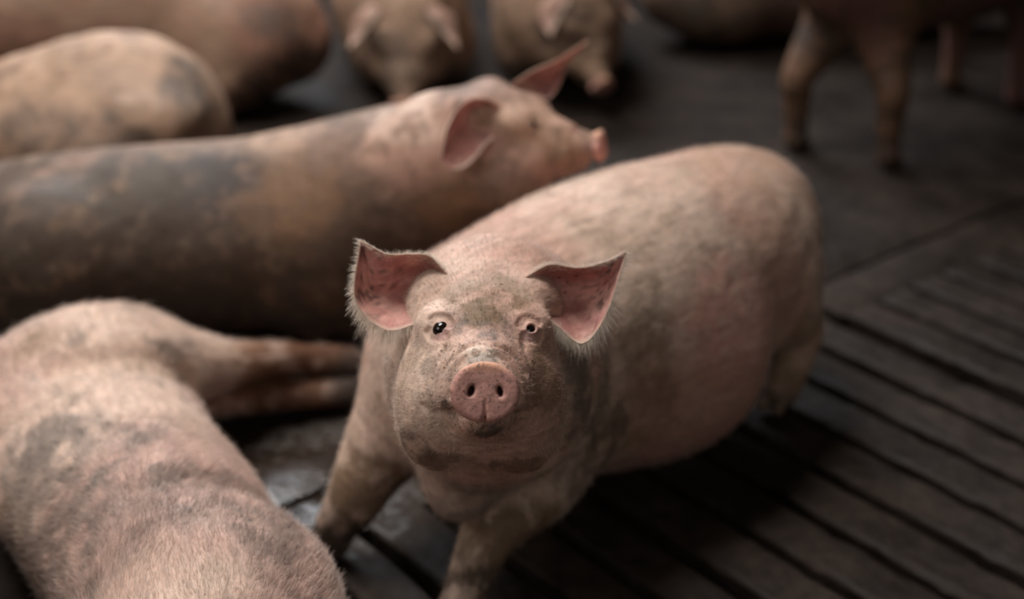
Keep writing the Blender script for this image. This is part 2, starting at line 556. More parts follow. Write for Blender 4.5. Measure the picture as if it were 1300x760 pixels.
def build_pig(name, spec):
    """spec: prims [(prim, op, k)], head (S, R, scale), ears, voxel, levels, colour spec, hair ..."""
    hd = spec.get('head')
    V, F, eyes = shape(spec)
    loc = (V - hd[0]) @ hd[1] / hd[2] if hd else None
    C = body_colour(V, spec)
    if hd: C = np.where((loc[:, 0] > -.05)[:, None] & (np.abs(loc[:, 1]) < .06)[:, None] & (np.abs(loc[:, 2]) < .08)[:, None], head_colour(loc, C, spec), C)
    if hd and 'face' in spec: C = blotches(loc, C, spec['face']) if not callable(spec['face']) else spec['face'](loc, C)
    # hooves
    for hp in spec.get('hooves', []):
        d = np.linalg.norm(V - np.array(hp), axis=1) + (fbm(V, 30, 3) - .5) * .03
        C = mixc(C, np.array((.07, .05, .04)), sstep(.065, .02, d) * .8)
    allV, allF, allC = [V], [F], [C]; off = len(V); ears = []
    for e in spec.get('ears', []):
        ev, ef, tg, rim, uu = ear_mesh(e)
        W = ev * hd[2] @ hd[1].T + hd[0]
        n1 = fbm(ev, 60, 4, 1.); n2 = fbm(ev, 170, 3, 4.)
        inn = mixc(np.tile(RED, (len(ev), 1)), np.array((.56, .30, .25)), sstep(.4, .65, n1))
        inn = mixc(inn, np.array((.06, .035, .035)), sstep(.53, .62, n2 * .65 + n1 * .35) * .8 * sstep(.35, .8, uu)); inn = mixc(inn, np.array((.12, .05, .05)), sstep(.45, .15, uu) * sstep(.35, .6, n1) * .7)
        inn = inn * spec.get('ear_tint', 1.)
        out = mixc(np.tile(PINK, (len(ev), 1)), PALE, rim)
        c = np.where(tg[:, None] > .5, mixc(inn, PALE, sstep(.75, 1., rim)), out)
        c = mixc(c, PINK, sstep(.22, .05, uu) * .8)
        allV.append(W); allF.append(ef + off); allC.append(c); ears.append((W, ef, tg, rim, uu)); off += len(W)
    V = np.vstack(allV); F = np.vstack(allF); C = np.vstack(allC)
    me = make_mesh('pig', V - np.array(spec['origin']), F, [SKIN], np.clip(C, 0, 1))
    o = bpy.data.objects.new('pig', me); COL.objects.link(o); o.location = spec['origin']
    o['label'] = spec['label']; o['category'] = 'pig'; o['group'] = 'pigs in the pen'
    org = np.array(spec['origin'])
    if hd:
        for s, (ec, en) in eyes.items():
            cpos = ec - nrm(en) * .0118 * hd[2]
            bm = bmesh.new(); bmesh.ops.create_uvsphere(bm, u_segments=20, v_segments=14, radius=.0105 * hd[2])
            em = bpy.data.meshes.new('eye'); bm.to_mesh(em); bm.free(); em.materials.append(EYE)
            for p in em.polygons: p.use_smooth = True
            eo = bpy.data.objects.new('eye', em); COL.objects.link(eo); eo.parent = o; eo.location = cpos - org
    if spec.get('hair'):
        make_hair(o, spec, V[:len(allV[0])], allF[0], ears, org, hd, C)
    return o


def make_hair(o, spec, V, F, ears, org, hd, C):
    n, length, rad = spec['hair']
    r = np.random.RandomState(3)
    tri = V[F]; ar = np.linalg.norm(np.cross(tri[:, 1] - tri[:, 0], tri[:, 3] - tri[:, 0]), axis=1)
    ar = ar * (tri[:, :, 2].mean(1) > .03)
    dens = ar * (spec['hair_w'](tri.mean(1)) if 'hair_w' in spec else 1)
    pick = np.searchsorted(np.cumsum(dens) / dens.sum(), r.rand(n))
    u, v = r.rand(2, n, 1)
    q = tri[pick]; P = (q[:, 0] * (1 - u) + q[:, 1] * u) * (1 - v) + (q[:, 3] * (1 - u) + q[:, 2] * u) * v
    nn = np.cross(q[:, 2] - q[:, 0], q[:, 3] - q[:, 1]); nn /= np.linalg.norm(nn, axis=1)[:, None] + 1e-12
    # flow: towards the tail along the spine, and back from the snout on the head
    G, D = spec['flow']; G = np.array(G, float); D = np.array(D, float)
    wgt = 1 / (np.linalg.norm(P[:, None] - G[None], axis=2) ** 3 + 1e-4)
    fl = (wgt[..., None] * D[None]).sum(1)
    fl += np.stack([fbm(P, 7, 2, 20 + i) - .5 for i in range(3)], 1) * 2.2 * np.linalg.norm(fl, axis=1)[:, None] * .6
    fl /= np.linalg.norm(fl, axis=1)[:, None]
    fl -= (fl * nn).sum(1)[:, None] * nn; fl /= np.linalg.norm(fl, axis=1)[:, None] + 1e-9
    fl += r.randn(n, 3) * .22
    L = length * (.5 + .8 * r.rand(n, 1))
    lift = .28 + .25 * r.rand(n, 1)
    if hd:
        loc = (P - hd[0]) @ hd[1] / hd[2]
        hh = sstep(-.26, -.12, loc[:, 0])
        nod = ((loc[:, 0] > -.018) & (np.abs(loc[:, 1]) < .05) & (np.abs(loc[:, 2]) < .05))
        L = L * (1 - .35 * hh)[:, None]; L[nod] = .0004
        ed = np.minimum(np.linalg.norm(loc - np.array((-.115, .05, .054)), axis=1), np.linalg.norm(loc - np.array((-.115, -.05, .054)), axis=1))
        L[ed < .016] *= .25
    pts = [P - nn * .0005]
    for i, t in enumerate((.33, .67, 1.)):
        pts.append(P + (fl * t + nn * lift * (t - .45 * t * t)) * L)
    S = np.stack(pts, 1)
    rads = np.tile(np.array([1, .9, .65, .15]) * rad, (n, 1)) * (.7 + .6 * r.rand(n, 1))
    allS, allR = [S], [rads]
    straw = np.array((.72, .61, .53)); root = C[F[pick][:, 0]]; lum = root.mean(1)[:, None]
    k_ = sstep(.15, .38, lum); tint = root * 1.15 * (1 - .6 * k_) + straw * .6 * k_ * (.75 + .5 * r.rand(n, 1))
    allT = [tint]
    for W, ef, tg, rim, uu in ears:
        q = W[ef]; c = q.mean(1); rm = rim[ef].mean(1); tgm = tg[ef].mean(1); um = uu[ef].mean(1)
        a = np.linalg.norm(np.cross(q[:, 2] - q[:, 0], q[:, 3] - q[:, 1]), axis=1) + 1e-12
        d = a * (.03 + .9 * (tgm < .5) + 5 * (rm > .55)) * (um > .1)
        m = spec.get('ear_hair', 5000)
        allT.append(np.tile(np.array((.80, .70, .60)), (m, 1)))
        pick = np.searchsorted(np.cumsum(d) / d.sum(), r.rand(m)); u, v = r.rand(2, m, 1); Q = q[pick]
        P = (Q[:, 0] * (1 - u) + Q[:, 1] * u) * (1 - v) + (Q[:, 3] * (1 - u) + Q[:, 2] * u) * v
        nn = np.cross(Q[:, 2] - Q[:, 0], Q[:, 3] - Q[:, 1]); nn /= np.linalg.norm(nn, axis=1)[:, None] + 1e-12
        cen = W.mean(0); fl = P - cen; fl /= np.linalg.norm(fl, axis=1)[:, None]
        L = (.003 + .006 * r.rand(m, 1)) * (.5 + .7 * rm[pick][:, None]) * (1 + .9 * sstep(0, -.05, ((P - cen) @ hd[1])[:, 2])[:, None])
        dirs = fl * .9 + nn * .25 + np.array((0, 0, -.25)) + r.randn(m, 3) * .16
        S = np.stack([P + dirs * L * t + np.array((0, 0, -.25)) * L * t * t for t in (-.03, .33, .67, 1.)], 1)
        allS.append(S); allR.append(np.tile(np.array([1, .9, .65, .15]) * rad, (m, 1)))
    S = np.vstack(allS) - org; rr = np.vstack(allR)
    hc = bpy.data.hair_curves.new('bristles'); hc.add_curves([4] * len(S))
    hc.points.foreach_set('position', S.astype(np.float32).ravel())
    ra = hc.attributes.get('radius') or hc.attributes.new('radius', 'FLOAT', 'POINT')
    ra.data.foreach_set('value', rr.astype(np.float32).ravel())
    ta = hc.attributes.new('tint', 'FLOAT_COLOR', 'CURVE'); T = np.clip(np.vstack(allT), 0, 1)
    ta.data.foreach_set('color', np.hstack([T, np.ones((len(T), 1))]).astype(np.float32).ravel())
    hc.materials.append(HAIR)
    ho = bpy.data.objects.new('bristles', hc); COL.objects.link(ho); ho.parent = o; ho['kind'] = 'stuff'


def leg(pts, k=.03, up=(0, 0, 1)): return (Spine(pts, up), 1, k)


def hoof(foot, d):
    """two toes and dew claws at a foot; d = horizontal direction the foot points"""
    d = nrm((d[0], d[1], 0)); s = np.array((-d[1], d[0], 0)); f = np.array(foot, float)
    out = []
    for e in (1, -1):
        a = f + s * e * .012 + np.array((0, 0, .03)); b = f + s * e * .0145 + d * .022 + np.array((0, 0, .012))
        out.append((Spine([(*a, .015, .015), (*b, .013, .012)], n=3), 1, .006))
        c = f + s * e * .014 - d * .024 + np.array((0, 0, .045))
        out.append((Ell(c, (.008, .008, .011)), 1, .005))
    return out

# ------------------------------------------------------------------ floor


def concrete():
    m, nt, b = new_mat('wet_dirty_concrete'); L = nt.links.new
    tc = N(nt, 'ShaderNodeTexCoord')
    n1 = N(nt, 'ShaderNodeTexNoise', i_Scale=5., i_Detail=7., i_Roughness=.62); L(tc.outputs['Object'], n1.inputs['Vector'])
    n2 = N(nt, 'ShaderNodeTexNoise', i_Scale=38., i_Detail=5., i_Roughness=.6); L(tc.outputs['Object'], n2.inputs['Vector'])
    cr = N(nt, 'ShaderNodeValToRGB'); L(n1.outputs['Fac'], cr.inputs[0])
    cr.color_ramp.elements[0].position = .32; cr.color_ramp.elements[0].color = (.012, .008, .006, 1)
    cr.color_ramp.elements[1].position = .68; cr.color_ramp.elements[1].color = (.044, .030, .023, 1)
    e = cr.color_ramp.elements.new(.5); e.color = (.025, .017, .0125, 1)
    mp = N(nt, 'ShaderNodeMapRange', i_From_Min=.3, i_From_Max=.62, i_To_Min=.55, i_To_Max=1.1); L(n2.outputs['Fac'], mp.inputs['Value'])
    mx = N(nt, 'ShaderNodeMix', data_type='RGBA', blend_type='MULTIPLY'); mx.inputs['Factor'].default_value = 1
    L(cr.outputs[0], mx.inputs['A']); L(mp.outputs[0], mx.inputs['B']); L(mx.outputs['Result'], b.inputs['Base Color'])
    wr = N(nt, 'ShaderNodeMapRange', i_From_Min=.38, i_From_Max=.62, i_To_Min=.55, i_To_Max=.85); L(n1.outputs['Fac'], wr.inputs['Value'])
    # standing wet between the near pigs
    vm = N(nt, 'ShaderNodeVectorMath', operation='DISTANCE'); vm.inputs[1].default_value = (-.35, 1.89, 0); L(tc.outputs['Object'], vm.inputs[0])
    wn = N(nt, 'ShaderNodeMath', operation='MULTIPLY_ADD'); wn.inputs[1].default_value = .35; L(n2.outputs['Fac'], wn.inputs[0]); L(vm.outputs['Value'], wn.inputs[2])
    wet = N(nt, 'ShaderNodeMapRange', i_From_Min=.27, i_From_Max=.40, i_To_Min=1., i_To_Max=0.); L(wn.outputs[0], wet.inputs['Value'])
    rm = N(nt, 'ShaderNodeMix', data_type='FLOAT'); L(wet.outputs[0], rm.inputs['Factor']); L(wr.outputs[0], rm.inputs['A']); rm.inputs['B'].default_value = .14
    L(rm.outputs['Result'], b.inputs['Roughness'])
    sm = N(nt, 'ShaderNodeMix', data_type='FLOAT'); L(wet.outputs[0], sm.inputs['Factor']); sm.inputs['A'].default_value = .2; sm.inputs['B'].default_value = 1.; L(sm.outputs['Result'], b.inputs['Specular IOR Level']);
    ad = N(nt, 'ShaderNodeMath', operation='ADD'); L(n2.outputs['Fac'], ad.inputs[0])
    n3 = N(nt, 'ShaderNodeTexNoise', i_Scale=140., i_Detail=4.); L(tc.outputs['Object'], n3.inputs['Vector'])
    ml = N(nt, 'ShaderNodeMath', operation='MULTIPLY'); ml.inputs[1].default_value = .35; L(n3.outputs['Fac'], ml.inputs[0]); L(ml.outputs[0], ad.inputs[1])
    bp = N(nt, 'ShaderNodeBump', i_Strength=.6, i_Distance=.006); L(ad.outputs[0], bp.inputs['Height']); L(bp.outputs[0], b.inputs['Normal'])
    return m


CONC = concrete()
TH = R(-39.04); UV_ = np.array((math.sin(TH), math.cos(TH), 0)); NV_ = np.array((math.cos(TH), -math.sin(TH), 0))
# slot centres across the slabs (metres) and their widths
slots = [(2.494, .016), (2.389, .015), (2.288, .016), (2.183, .017), (2.060, .038), (1.938, .021), (1.825, .017), (1.717, .016), (1.606, .018),
         (1.497, .015), (1.390, .015), (1.277, .023), (1.172, .016), (1.067, .018), (.944, .018), (.835, .017), (.725, .016), (.615, .026)]
k = 2.60
while k < 5.2: slots.append((k, .017)); k += .1085
k = .505
while k > -1.6: slots.append((k, .017)); k -= .1085
slots = sorted((a, b * 1.35) for a, b in slots)
J0 = 1.655


def floor_piece(name, u0, u1, n0, n1, du=.02, dn=.012, depth=.11, endround=False):
    nu = max(2, int(abs(u1 - u0) / du)); nn = max(6, int(abs(n1 - n0) / dn))
    us = np.linspace(u0, u1, nu); e_ = np.array((0, .0015, .004, .008, .013)); ns = np.concatenate([n0 + e_, np.linspace(n0 + .02, n1 - .02, nn), (n1 - e_)[::-1]]); nn = len(ns)
    U, Nn = np.meshgrid(us, ns, indexing='ij')
    P = np.stack([U, Nn, np.zeros_like(U)], -1).reshape(-1, 3)
    b = np.minimum(np.minimum(Nn - n0, n1 - Nn), np.minimum(U - u0, u1 - U)).reshape(-1)
    wob = (fbm(P, 30, 3, 40) - .5) * .004
    z = -.007 * np.exp(-np.maximum(b, 0) / .0035) + (fbm(P, 14, 4, 50) - .5) * .008 - .004
    z -= sstep(.60, .72, fbm(P, 45, 3, 60)) * .004
    q = P.copy(); q[:, 2] = z
    e = (np.minimum(Nn - n0, n1 - Nn).reshape(-1) < 1e-6)
    sgn = np.where(Nn.reshape(-1) < (n0 + n1) / 2, 1, -1)
    q[:, 1] += np.where(e, sgn * wob, 0)
    n = len(q); g = np.arange(n).reshape(nu, nn)
    F = np.stack([g[:-1, :-1], g[:-1, 1:], g[1:, 1:], g[1:, :-1]], -1).reshape(-1, 4)[:, ::-1]
    ring = np.concatenate([g[0, :], g[1:, -1], g[-1, -2::-1], g[-2:0:-1, 0]]); r2 = np.roll(ring, -1)
    m_ = len(ring); up_ = n + np.arange(m_); low = q[ring].copy(); low[:, 2] = -depth; lid = up_ + m_      # crisp lip: the sides have their own rim
    F2 = np.stack([up_, np.roll(up_, -1), np.roll(lid, -1), lid], 1)
    V = np.vstack([q, q[ring], low]); V = V[:, 0:1] * UV_ + V[:, 1:2] * NV_ + V[:, 2:3] * np.array((0, 0, 1))
    return V, np.vstack([F, F2])


Vs, Fs, off = [], [], 0
U_SLOT = 1.53
for i in range(len(slots) - 1):
    a = slots[i][0] + slots[i][1] / 2; b = slots[i + 1][0] - slots[i + 1][1] / 2
    V, F = floor_piece('s', -1.2, U_SLOT, a, b, du=.02 if 0.4 < a < 2.6 else .06)
    Vs.append(V); Fs.append(F + off); off += len(V)
for (a, b) in ((-1.6, .60), (.63, 2.042), (2.078, 5.1)):
    V, F = floor_piece('b', U_SLOT - .004, J0 - .006, a, b); Vs.append(V); Fs.append(F + off); off += len(V)
me = make_mesh('slatted_floor', np.vstack(Vs), np.vstack(Fs), [CONC])
fo = bpy.data.objects.new('floor', me); COL.objects.link(fo); fo['kind'] = 'structure'
V, F = floor_piece('solid', J0 + .007, 9.0, -7, 8, du=.03, dn=.03)
me = make_mesh('solid_floor', V, F, [CONC])
f2 = bpy.data.objects.new('floor', me); COL.objects.link(f2); f2['kind'] = 'structure'
# slurry pit below the slots
pm, pnt, pb = new_mat('slurry'); pb.inputs['Base Color'].default_value = (.012, .009, .007, 1); pb.inputs['Roughness'].default_value = .5
bm = bmesh.new(); bmesh.ops.create_grid(bm, x_segments=40, y_segments=40, size=7)
for v_ in bm.verts: v_.co.z = .01 * math.sin(v_.co.x * 5) * math.cos(v_.co.y * 4)
me = bpy.data.meshes.new('pit_floor'); bm.to_mesh(me); bm.free(); me.materials.append(pm)
pf = bpy.data.objects.new('floor_pit', me); COL.objects.link(pf); pf.location = (0, 3, -.5); pf['kind'] = 'structure'

# barn walls, well outside the photograph
wm, wnt, wb = new_mat('old_plaster')
wb.inputs['Roughness'].default_value = .9
wn = N(wnt, 'ShaderNodeTexNoise', i_Scale=3., i_Detail=6.); wr = N(wnt, 'ShaderNodeValToRGB')
wr.color_ramp.elements[0].color = (.05, .035, .025, 1); wr.color_ramp.elements[1].color = (.13, .10, .075, 1)
wtc = N(wnt, 'ShaderNodeTexCoord'); wnt.links.new(wtc.outputs['Object'], wn.inputs['Vector'])
wnt.links.new(wn.outputs['Fac'], wr.inputs[0]); wnt.links.new(wr.outputs[0], wb.inputs['Base Color'])
for nm, c, sz in (('wall_left', (-3.6, 3., 1.7), (.2, 12.4, 4.6)), ('wall_right', (4.1, 3., 1.7), (.2, 12.4, 4.6)), ('wall_back', (.25, 9.1, 1.7), (7.5, .2, 4.6)), ('wall_front', (.25, -3.1, 1.7), (7.5, .2, 4.6)), ('ceiling', (.25, 3., 4.05), (7.9, 12.4, .1))):
    bm = bmesh.new(); bmesh.ops.create_cube(bm, size=1)
    for v_ in bm.verts: v_.co = Vector((v_.co.x * sz[0], v_.co.y * sz[1], v_.co.z * sz[2]))
    bmesh.ops.bevel(bm, geom=bm.edges[:], offset=.01, segments=1, affect='EDGES')
    me = bpy.data.meshes.new(nm); bm.to_mesh(me); bm.free(); me.materials.append(wm)
    wo = bpy.data.objects.new(nm, me); COL.objects.link(wo); wo.location = c; wo['kind'] = 'structure'

# ------------------------------------------------------------------ the pigs
ax_ = np.array((.68, .735, 0)); lt_ = np.array((.735, -.68, 0)); o_ = np.array((-.05, 1.75, 0))


def mp(s, l, z): return tuple(o_ + ax_ * s + lt_ * l + np.array((0, 0, z)))


# main pig looking at the camera
S = np.array((-.0265, 1.232, .543))
HR = frame((.042, -.905, .425), roll=-2.5)
body = Spine([(*mp(.70, -.01, .295), .10, .11), (*mp(.61, 0, .28), .15, .16), (*mp(.47, 0, .275), .18, .185), (*mp(.32, 0, .28), .195, .195), (*mp(.16, 0, .285), .185, .19),
              (*mp(.02, .01, .295), .16, .175), (-.015, 1.64, .37, .135, .15), (-.025, 1.54, .445, .115, .125)])
lf = [(.055, 1.75, .33, .09), (.065, 1.695, .22, .07), (.035, 1.645, .16, .054), (-.025, 1.595, .125, .040), (-.055, 1.555, .07, .030), (-.073, 1.53, .03, .028)]
rf = [(-.105, 1.75, .32, .08), (-.155, 1.73, .22, .068), (-.20, 1.71, .15, .05), (-.225, 1.70, .10, .040), (-.25, 1.70, .06, .032), (-.262, 1.70, .03, .030)]
lh = [(.34, 2.12, .30, .13), (.40, 2.12, .235, .10), (.475, 2.165, .15, .052), (.492, 2.17, .12, .042), (.475, 2.145, .06, .033), (.463, 2.13, .03, .031)]
rh = [(.26, 2.22, .25, .10), (.22, 2.28, .20, .085), (.27, 2.38, .15, .05), (.28, 2.385, .12, .04), (.27, 2.36, .06, .032), (.26, 2.35, .03, .03)]
prims = [(body, 1, .02), leg(lf, .05), leg(rf, .05), leg(lh, .06), leg(rh, .06),
         (Ell((-.055, 1.60, .27), (.075, .065, .075)), 1, .05),
         (Ell(mp(.27, .01, .195), (.25, .185, .165)), 1, .07),
         (Ell(mp(.10, .05, .225), (.13, .115, .125)), 1, .05), (Ell((-.02, 1.515, .365), (.10, .095, .095)), 1, .09), (Ell((-.075, 1.56, .205), (.03, .03, .035)), 1, .05),
         (Ell(mp(.03, .01, .30), (.14, .135, .145)), 1, .04)]
for ft, d in (((-.077, 1.525, 0), (-.4, -1)), ((-.268, 1.70, 0), (-.8, -.6)), ((.457, 2.122, 0), (-.6, -.7)), ((.255, 2.345, 0), (-.6, -.7))): prims += hoof(ft, d)
M_blot = [(mp(.62, 0, .42), (.16, .16, .08), OCHRE * 1.5, .45, .7), (mp(.70, .1, .33), (.08, .08, .12), BROWN * 1.4, .7, .5), (mp(.40, .0, .47), (.3, .06, .06), TAN, .3, .6),
          (mp(.33, .18, .27), (.26, .12, .14), np.array((.50, .25, .205)), .75, .4), (mp(.30, .15, .12), (.3, .15, .10), np.array((.48, .24, .20)), .85, .3), (mp(.15, .17, .3), (.06, .1, .14), OCHRE, .55, .6), (mp(.5, .12, .38), (.1, .08, .1), TAN, .3, .6),
          ((.477, 2.12, .13), (.09, .09, .10), OCHRE * 1.4, .7, .4), ((.465, 2.11, .03), (.08, .08, .06), OCHRE, .7, .5), ((.08, 1.46, .43), (.04, .08, .08), GREY, .7, .7), ((.11, 1.62, .26), (.09, .1, .12), MUD * 1.5, .65, .7),
          ((.0, 1.57, .13), (.09, .09, .07), OCHRE * .7, .85, .5), ((-.06, 1.53, .05), (.08, .08, .07), MUD * 1.2, .9, .4), ((-.20, 1.68, .13), (.07, .08, .09), OCHRE * .8, .8, .5), ((-.25, 1.69, .04), (.07, .08, .07), MUD, .9, .3),
          ((-.02, 1.50, .22), (.15, .12, .09), GREY * 1.3, .5, .7), ((-.14, 1.5, .35), (.04, .1, .1), GREY, .4, .7)]


def main_face(l, c):
    for it in [((-.15, 0, .09), (.075, .048, .06), OCHRE * .85, .9, .7), ((-.11, 0, .07), (.035, .03, .03), OCHRE * .7, .8, .8), ((-.08, .004, .055), (.03, .016, .02), GREY, .65, .7), ((-.105, -.028, .055), (.03, .012, .03), GREY, .55, .8), ((-.105, .026, .055), (.03, .012, .03), GREY, .6, .8),
               ((-.045, -.004, .036), (.022, .024, .012), np.array((.72, .60, .50)), .85, .4), ((-.040, -.006, .030), (.014, .020, .008), GREY, .6, .9),
               ((-.095, -.056, .02), (.02, .02, .02), GREY * 1.4, .4, 1.1), ((-.07, -.048, -.01), (.03, .018, .03), GREY * 1.4, .4, 1.2), ((-.055, -.042, -.02), (.012, .012, .012), DARK, .6, .8), ((-.037, .001, -.046), (.024, .03, .014), DARK * 1.3, .8, .5),
               ((-.10, .066, .01), (.05, .03, .05), OCHRE * .9, .7, .6), ((-.07, .045, -.02), (.03, .02, .03), OCHRE, .5, .7), ((-.125, -.078, -.074), (.05, .03, .03), MUD * 1.4, .65, .6), ((-.133, -.04, -.095), (.05, .06, .025), MUD * 1.5, .6, .6), ((-.15, .04, -.10), (.06, .05, .03), MUD * 1.5, .6, .6),  # the brown on the left cheek is shade put into the colour
               ((-.112, -.042, .053), (.014, .018, .018), np.array((.50, .30, .27)), .8, .25), ((-.112, .042, .053), (.014, .018, .018), np.array((.50, .31, .28)), .8, .25),
               ((-.118, -.040, .072), (.008, .016, .005), DARK, .8, .4), ((-.128, .050, .069), (.008, .014, .005), DARK, .6, .5), ((-.098, -.040, .036), (.010, .005, .012), np.array((.10, .05, .02)), .8, .3), ((-.098, .040, .036), (.010, .006, .014), MUD, .7, .4),
               ((-.2, 0, .11), (.05, .08, .04), PALE, .4, .5)]:
        nose = l[:, 0] > -.016
        c2 = blotches(l * 1.0, c, [it]); c = np.where(nose[:, None], c, c2)
    sp = fbm(l, 300, 2, 31.); m = sstep(.63, .70, sp) * sstep(-.13, -.05, l[:, 0]) * (l[:, 0] < -.016)
    return mixc(c, DARK, m * .6)


M_folds = [(snap(Spine([(*q, .003) for q in pts], n=13)), -1, .022) for pts in (
    [(.06, 1.43, .52), (.078, 1.42, .46), (.078, 1.41, .40), (.05, 1.43, .33)], [(.09, 1.52, .53), (.115, 1.51, .44), (.11, 1.51, .36), (.08, 1.53, .29)],
    [(.47, 2.06, .33), (.455, 2.03, .26), (.44, 2.01, .18)], [(-.12, 1.45, .50), (-.14, 1.45, .42), (-.13, 1.46, .34)], [(.14, 1.62, .42), (.17, 1.60, .32), (.16, 1.62, .22)])]
main_spec = dict(late=M_folds, blotches=M_blot, face=main_face, grain=tuple(ax_), dirt_amt=.38, spot_amt=.2,
                 origin=tuple(o_), prims=prims, head=(S, HR, 1.0), fine=True, h=.008, levels=1, ears=[LEFT_EAR, RIGHT_EAR],
                 refine=[lambda l: l[:, 0] > -.24, lambda l: (l[:, 0] > -.035) | ((np.abs(l[:, 1]) > .02) & (l[:, 2] > .02) & (l[:, 0] > -.15)) & (l[:, 2] < .09)],
                 label='pig in the middle facing the camera with pricked pink ears', hair=(90000, .011, .00016), ear_hair=3200,
                 flow=([mp(.6, 0, .3), mp(.3, 0, .3), mp(0, 0, .3), tuple(S + HR @ np.array((-.1, 0, 0))), (.04, 1.65, .1), (-.2, 1.7, .1)],
                       [tuple(ax_), tuple(ax_), (.4, .9, -.1), tuple(-HR[:, 0]), (0, 0, -1), (0, 0, -1)]),
                 hooves=[(-.08, 1.52, 0), (-.27, 1.7, 0), (.457, 2.12, 0)])
build_pig('pig', main_spec)

# big pig asleep on its side in the near left corner
A_sp = Spine([(-.69, 2.01, .14, .10, .09), (-.67, 1.90, .145, .165, .125), (-.585, 1.72, .140, .165, .128), (-.450, 1.50, .15, .148, .15), (-.365, 1.32, .16, .132, .155),
              (-.32, 1.17, .15, .14, .14), (-.27, 1.02, .13, .13, .12), (-.23, .92, .12, .11, .11)])
prims = [(A_sp, 1, .02), (Ell((-.635, 1.91, .178), (.125, .14, .105)), 1, .035), (Ell((-.32, 1.33, .19), (.12, .13, .11)), 1, .05),
         leg([(-.60, 1.94, .17, .09), (-.53, 2.00, .15, .060), (-.46, 2.065, .118, .037), (-.40, 2.115, .10, .028), (-.335, 2.15, .082, .023), (-.28, 2.165, .068, .025)], .04),
         leg([(-.58, 2.00, .09, .05), (-.50, 2.065, .055, .035), (-.44, 2.09, .042, .028), (-.36, 2.11, .034, .023), (-.28, 2.13, .027, .025)], .012),
         leg([(-.30, 1.28, .17, .09), (-.17, 1.22, .13, .06), (-.07, 1.19, .10, .038), (.03, 1.17, .07, .028)], .04),
         leg([(-.28, 1.18, .10, .08), (-.16, 1.12, .06, .05), (-.06, 1.09, .04, .035), (.04, 1.08, .03, .028)], .04)]
A_HR = frame((.38, -.9, -.05), up=(-.9, -.38, .1))
A_S = np.array((-.115, .66, .10))
A_blot = [((-.53, 1.54, .3), (.09, .07, .1), GREY * 1.4, .55, 1.2), ((-.61, 1.6, .28), (.08, .07, .1), GREY * 1.4, .5, 1.2), ((-.35, 1.46, .28), (.08, .05, .1), GREY * 1.4, .55, 1.2), ((-.50, 1.91, .25), (.035, .05, .06), GREY * 1.2, .6, 1.),
          ((-.44, 1.36, .3), (.12, .1, .1), GREY, .45, .7), ((-.28, 1.33, .28), (.05, .08, .1), GREY, .6, .7), ((-.70, 1.85, .25), (.07, .06, .08), OCHRE, .5, .6), ((-.60, 1.42, .22), (.13, .3, .2), GREY * 1.5, .7, .9),
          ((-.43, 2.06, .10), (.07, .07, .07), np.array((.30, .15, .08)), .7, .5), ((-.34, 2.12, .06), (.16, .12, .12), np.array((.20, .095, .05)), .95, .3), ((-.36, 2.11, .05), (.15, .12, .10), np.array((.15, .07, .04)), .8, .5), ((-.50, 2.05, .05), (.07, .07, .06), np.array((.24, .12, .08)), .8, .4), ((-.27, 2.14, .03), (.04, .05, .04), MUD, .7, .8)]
A_folds = [(snap(Spine([(*q, r_) for q, r_ in pts], n=13)), -1, .05) for pts in (
    [((-.66, 1.78, .28), .003), ((-.58, 1.81, .28), .008), ((-.50, 1.86, .25), .011), ((-.45, 1.90, .20), .009)], [((-.45, 1.42, .30), .004), ((-.36, 1.46, .28), .007), ((-.28, 1.47, .2), .006)])]
A_spec = dict(late=A_folds, blotches=A_blot, grain=(.4, -.9, 0), dirt_amt=.3, spot_amt=.6, base=np.array((.44, .285, .235)),
              origin=(-.5, 1.5, 0), prims=prims, head=(A_S, A_HR, 1.0), h=.010, levels=1, ears=[LEFT_EAR, RIGHT_EAR],
              label='pink bristly pig asleep on its side in the near left corner', hair=(95000, .014, .0002), ear_hair=500,
              flow=([(-.6, 1.75, .3), (-.4, 1.3, .3), (-.65, 1.4, .2), (-.3, 1.6, .2), (-.45, 2.03, .15)], [(-.4, .9, 0), (-.1, .9, 0), (-.8, .5, -.3), (.8, .5, -.3), (.9, .3, 0)]),
              hair_w=lambda c: 1. * (c[:, 1] > 1.15) + .1, seed=3, hooves=[(-.275, 2.15, .06), (-.275, 2.115, .03)])
build_pig('pig', A_spec)

# muddy pig lying behind with its chin on the back of the one in the middle
B_S = np.array((.150, 2.20, .452)); B_HR = frame((.94, -.27, .12))
B_FAR = dict(top=[(-.18, .05, .105), (-.14, .07, .125), (-.10, .085, .137), (-.07, .095, .152), (-.035, .105, .170)],
             mid=[(-.165, .065, .085), (-.135, .095, .09), (-.11, .115, .10), (-.085, .115, .125), (-.036, .106, .169)],
             bot=[(-.13, .06, .07), (-.115, .08, .068), (-.10, .097, .086), (-.078, .108, .130), (-.037, .106, .168)])
B_NEAR = dict(top=[(-.165, -.05, .09), (-.185, -.075, .118), (-.215, -.10, .122), (-.245, -.12, .09), (-.266, -.13, .03)],
              mid=[(-.185, -.05, .07), (-.212, -.07, .08), (-.242, -.095, .07), (-.26, -.115, .05), (-.267, -.131, .025)],
              bot=[(-.17, -.07, .05), (-.19, -.09, .04), (-.215, -.115, .015), (-.24, -.128, .005), (-.267, -.131, .02)])
B_sp = Spine([(-1.12, 2.50, .13, .11, .11), (-.98, 2.48, .155, .17, .145), (-.75, 2.45, .175, .19, .172), (-.50, 2.43, .19, .185, .18), (-.32, 2.40, .24, .17, .18),
              (-.20, 2.36, .31, .145, .15), (-.11, 2.30, .375, .115, .12)])
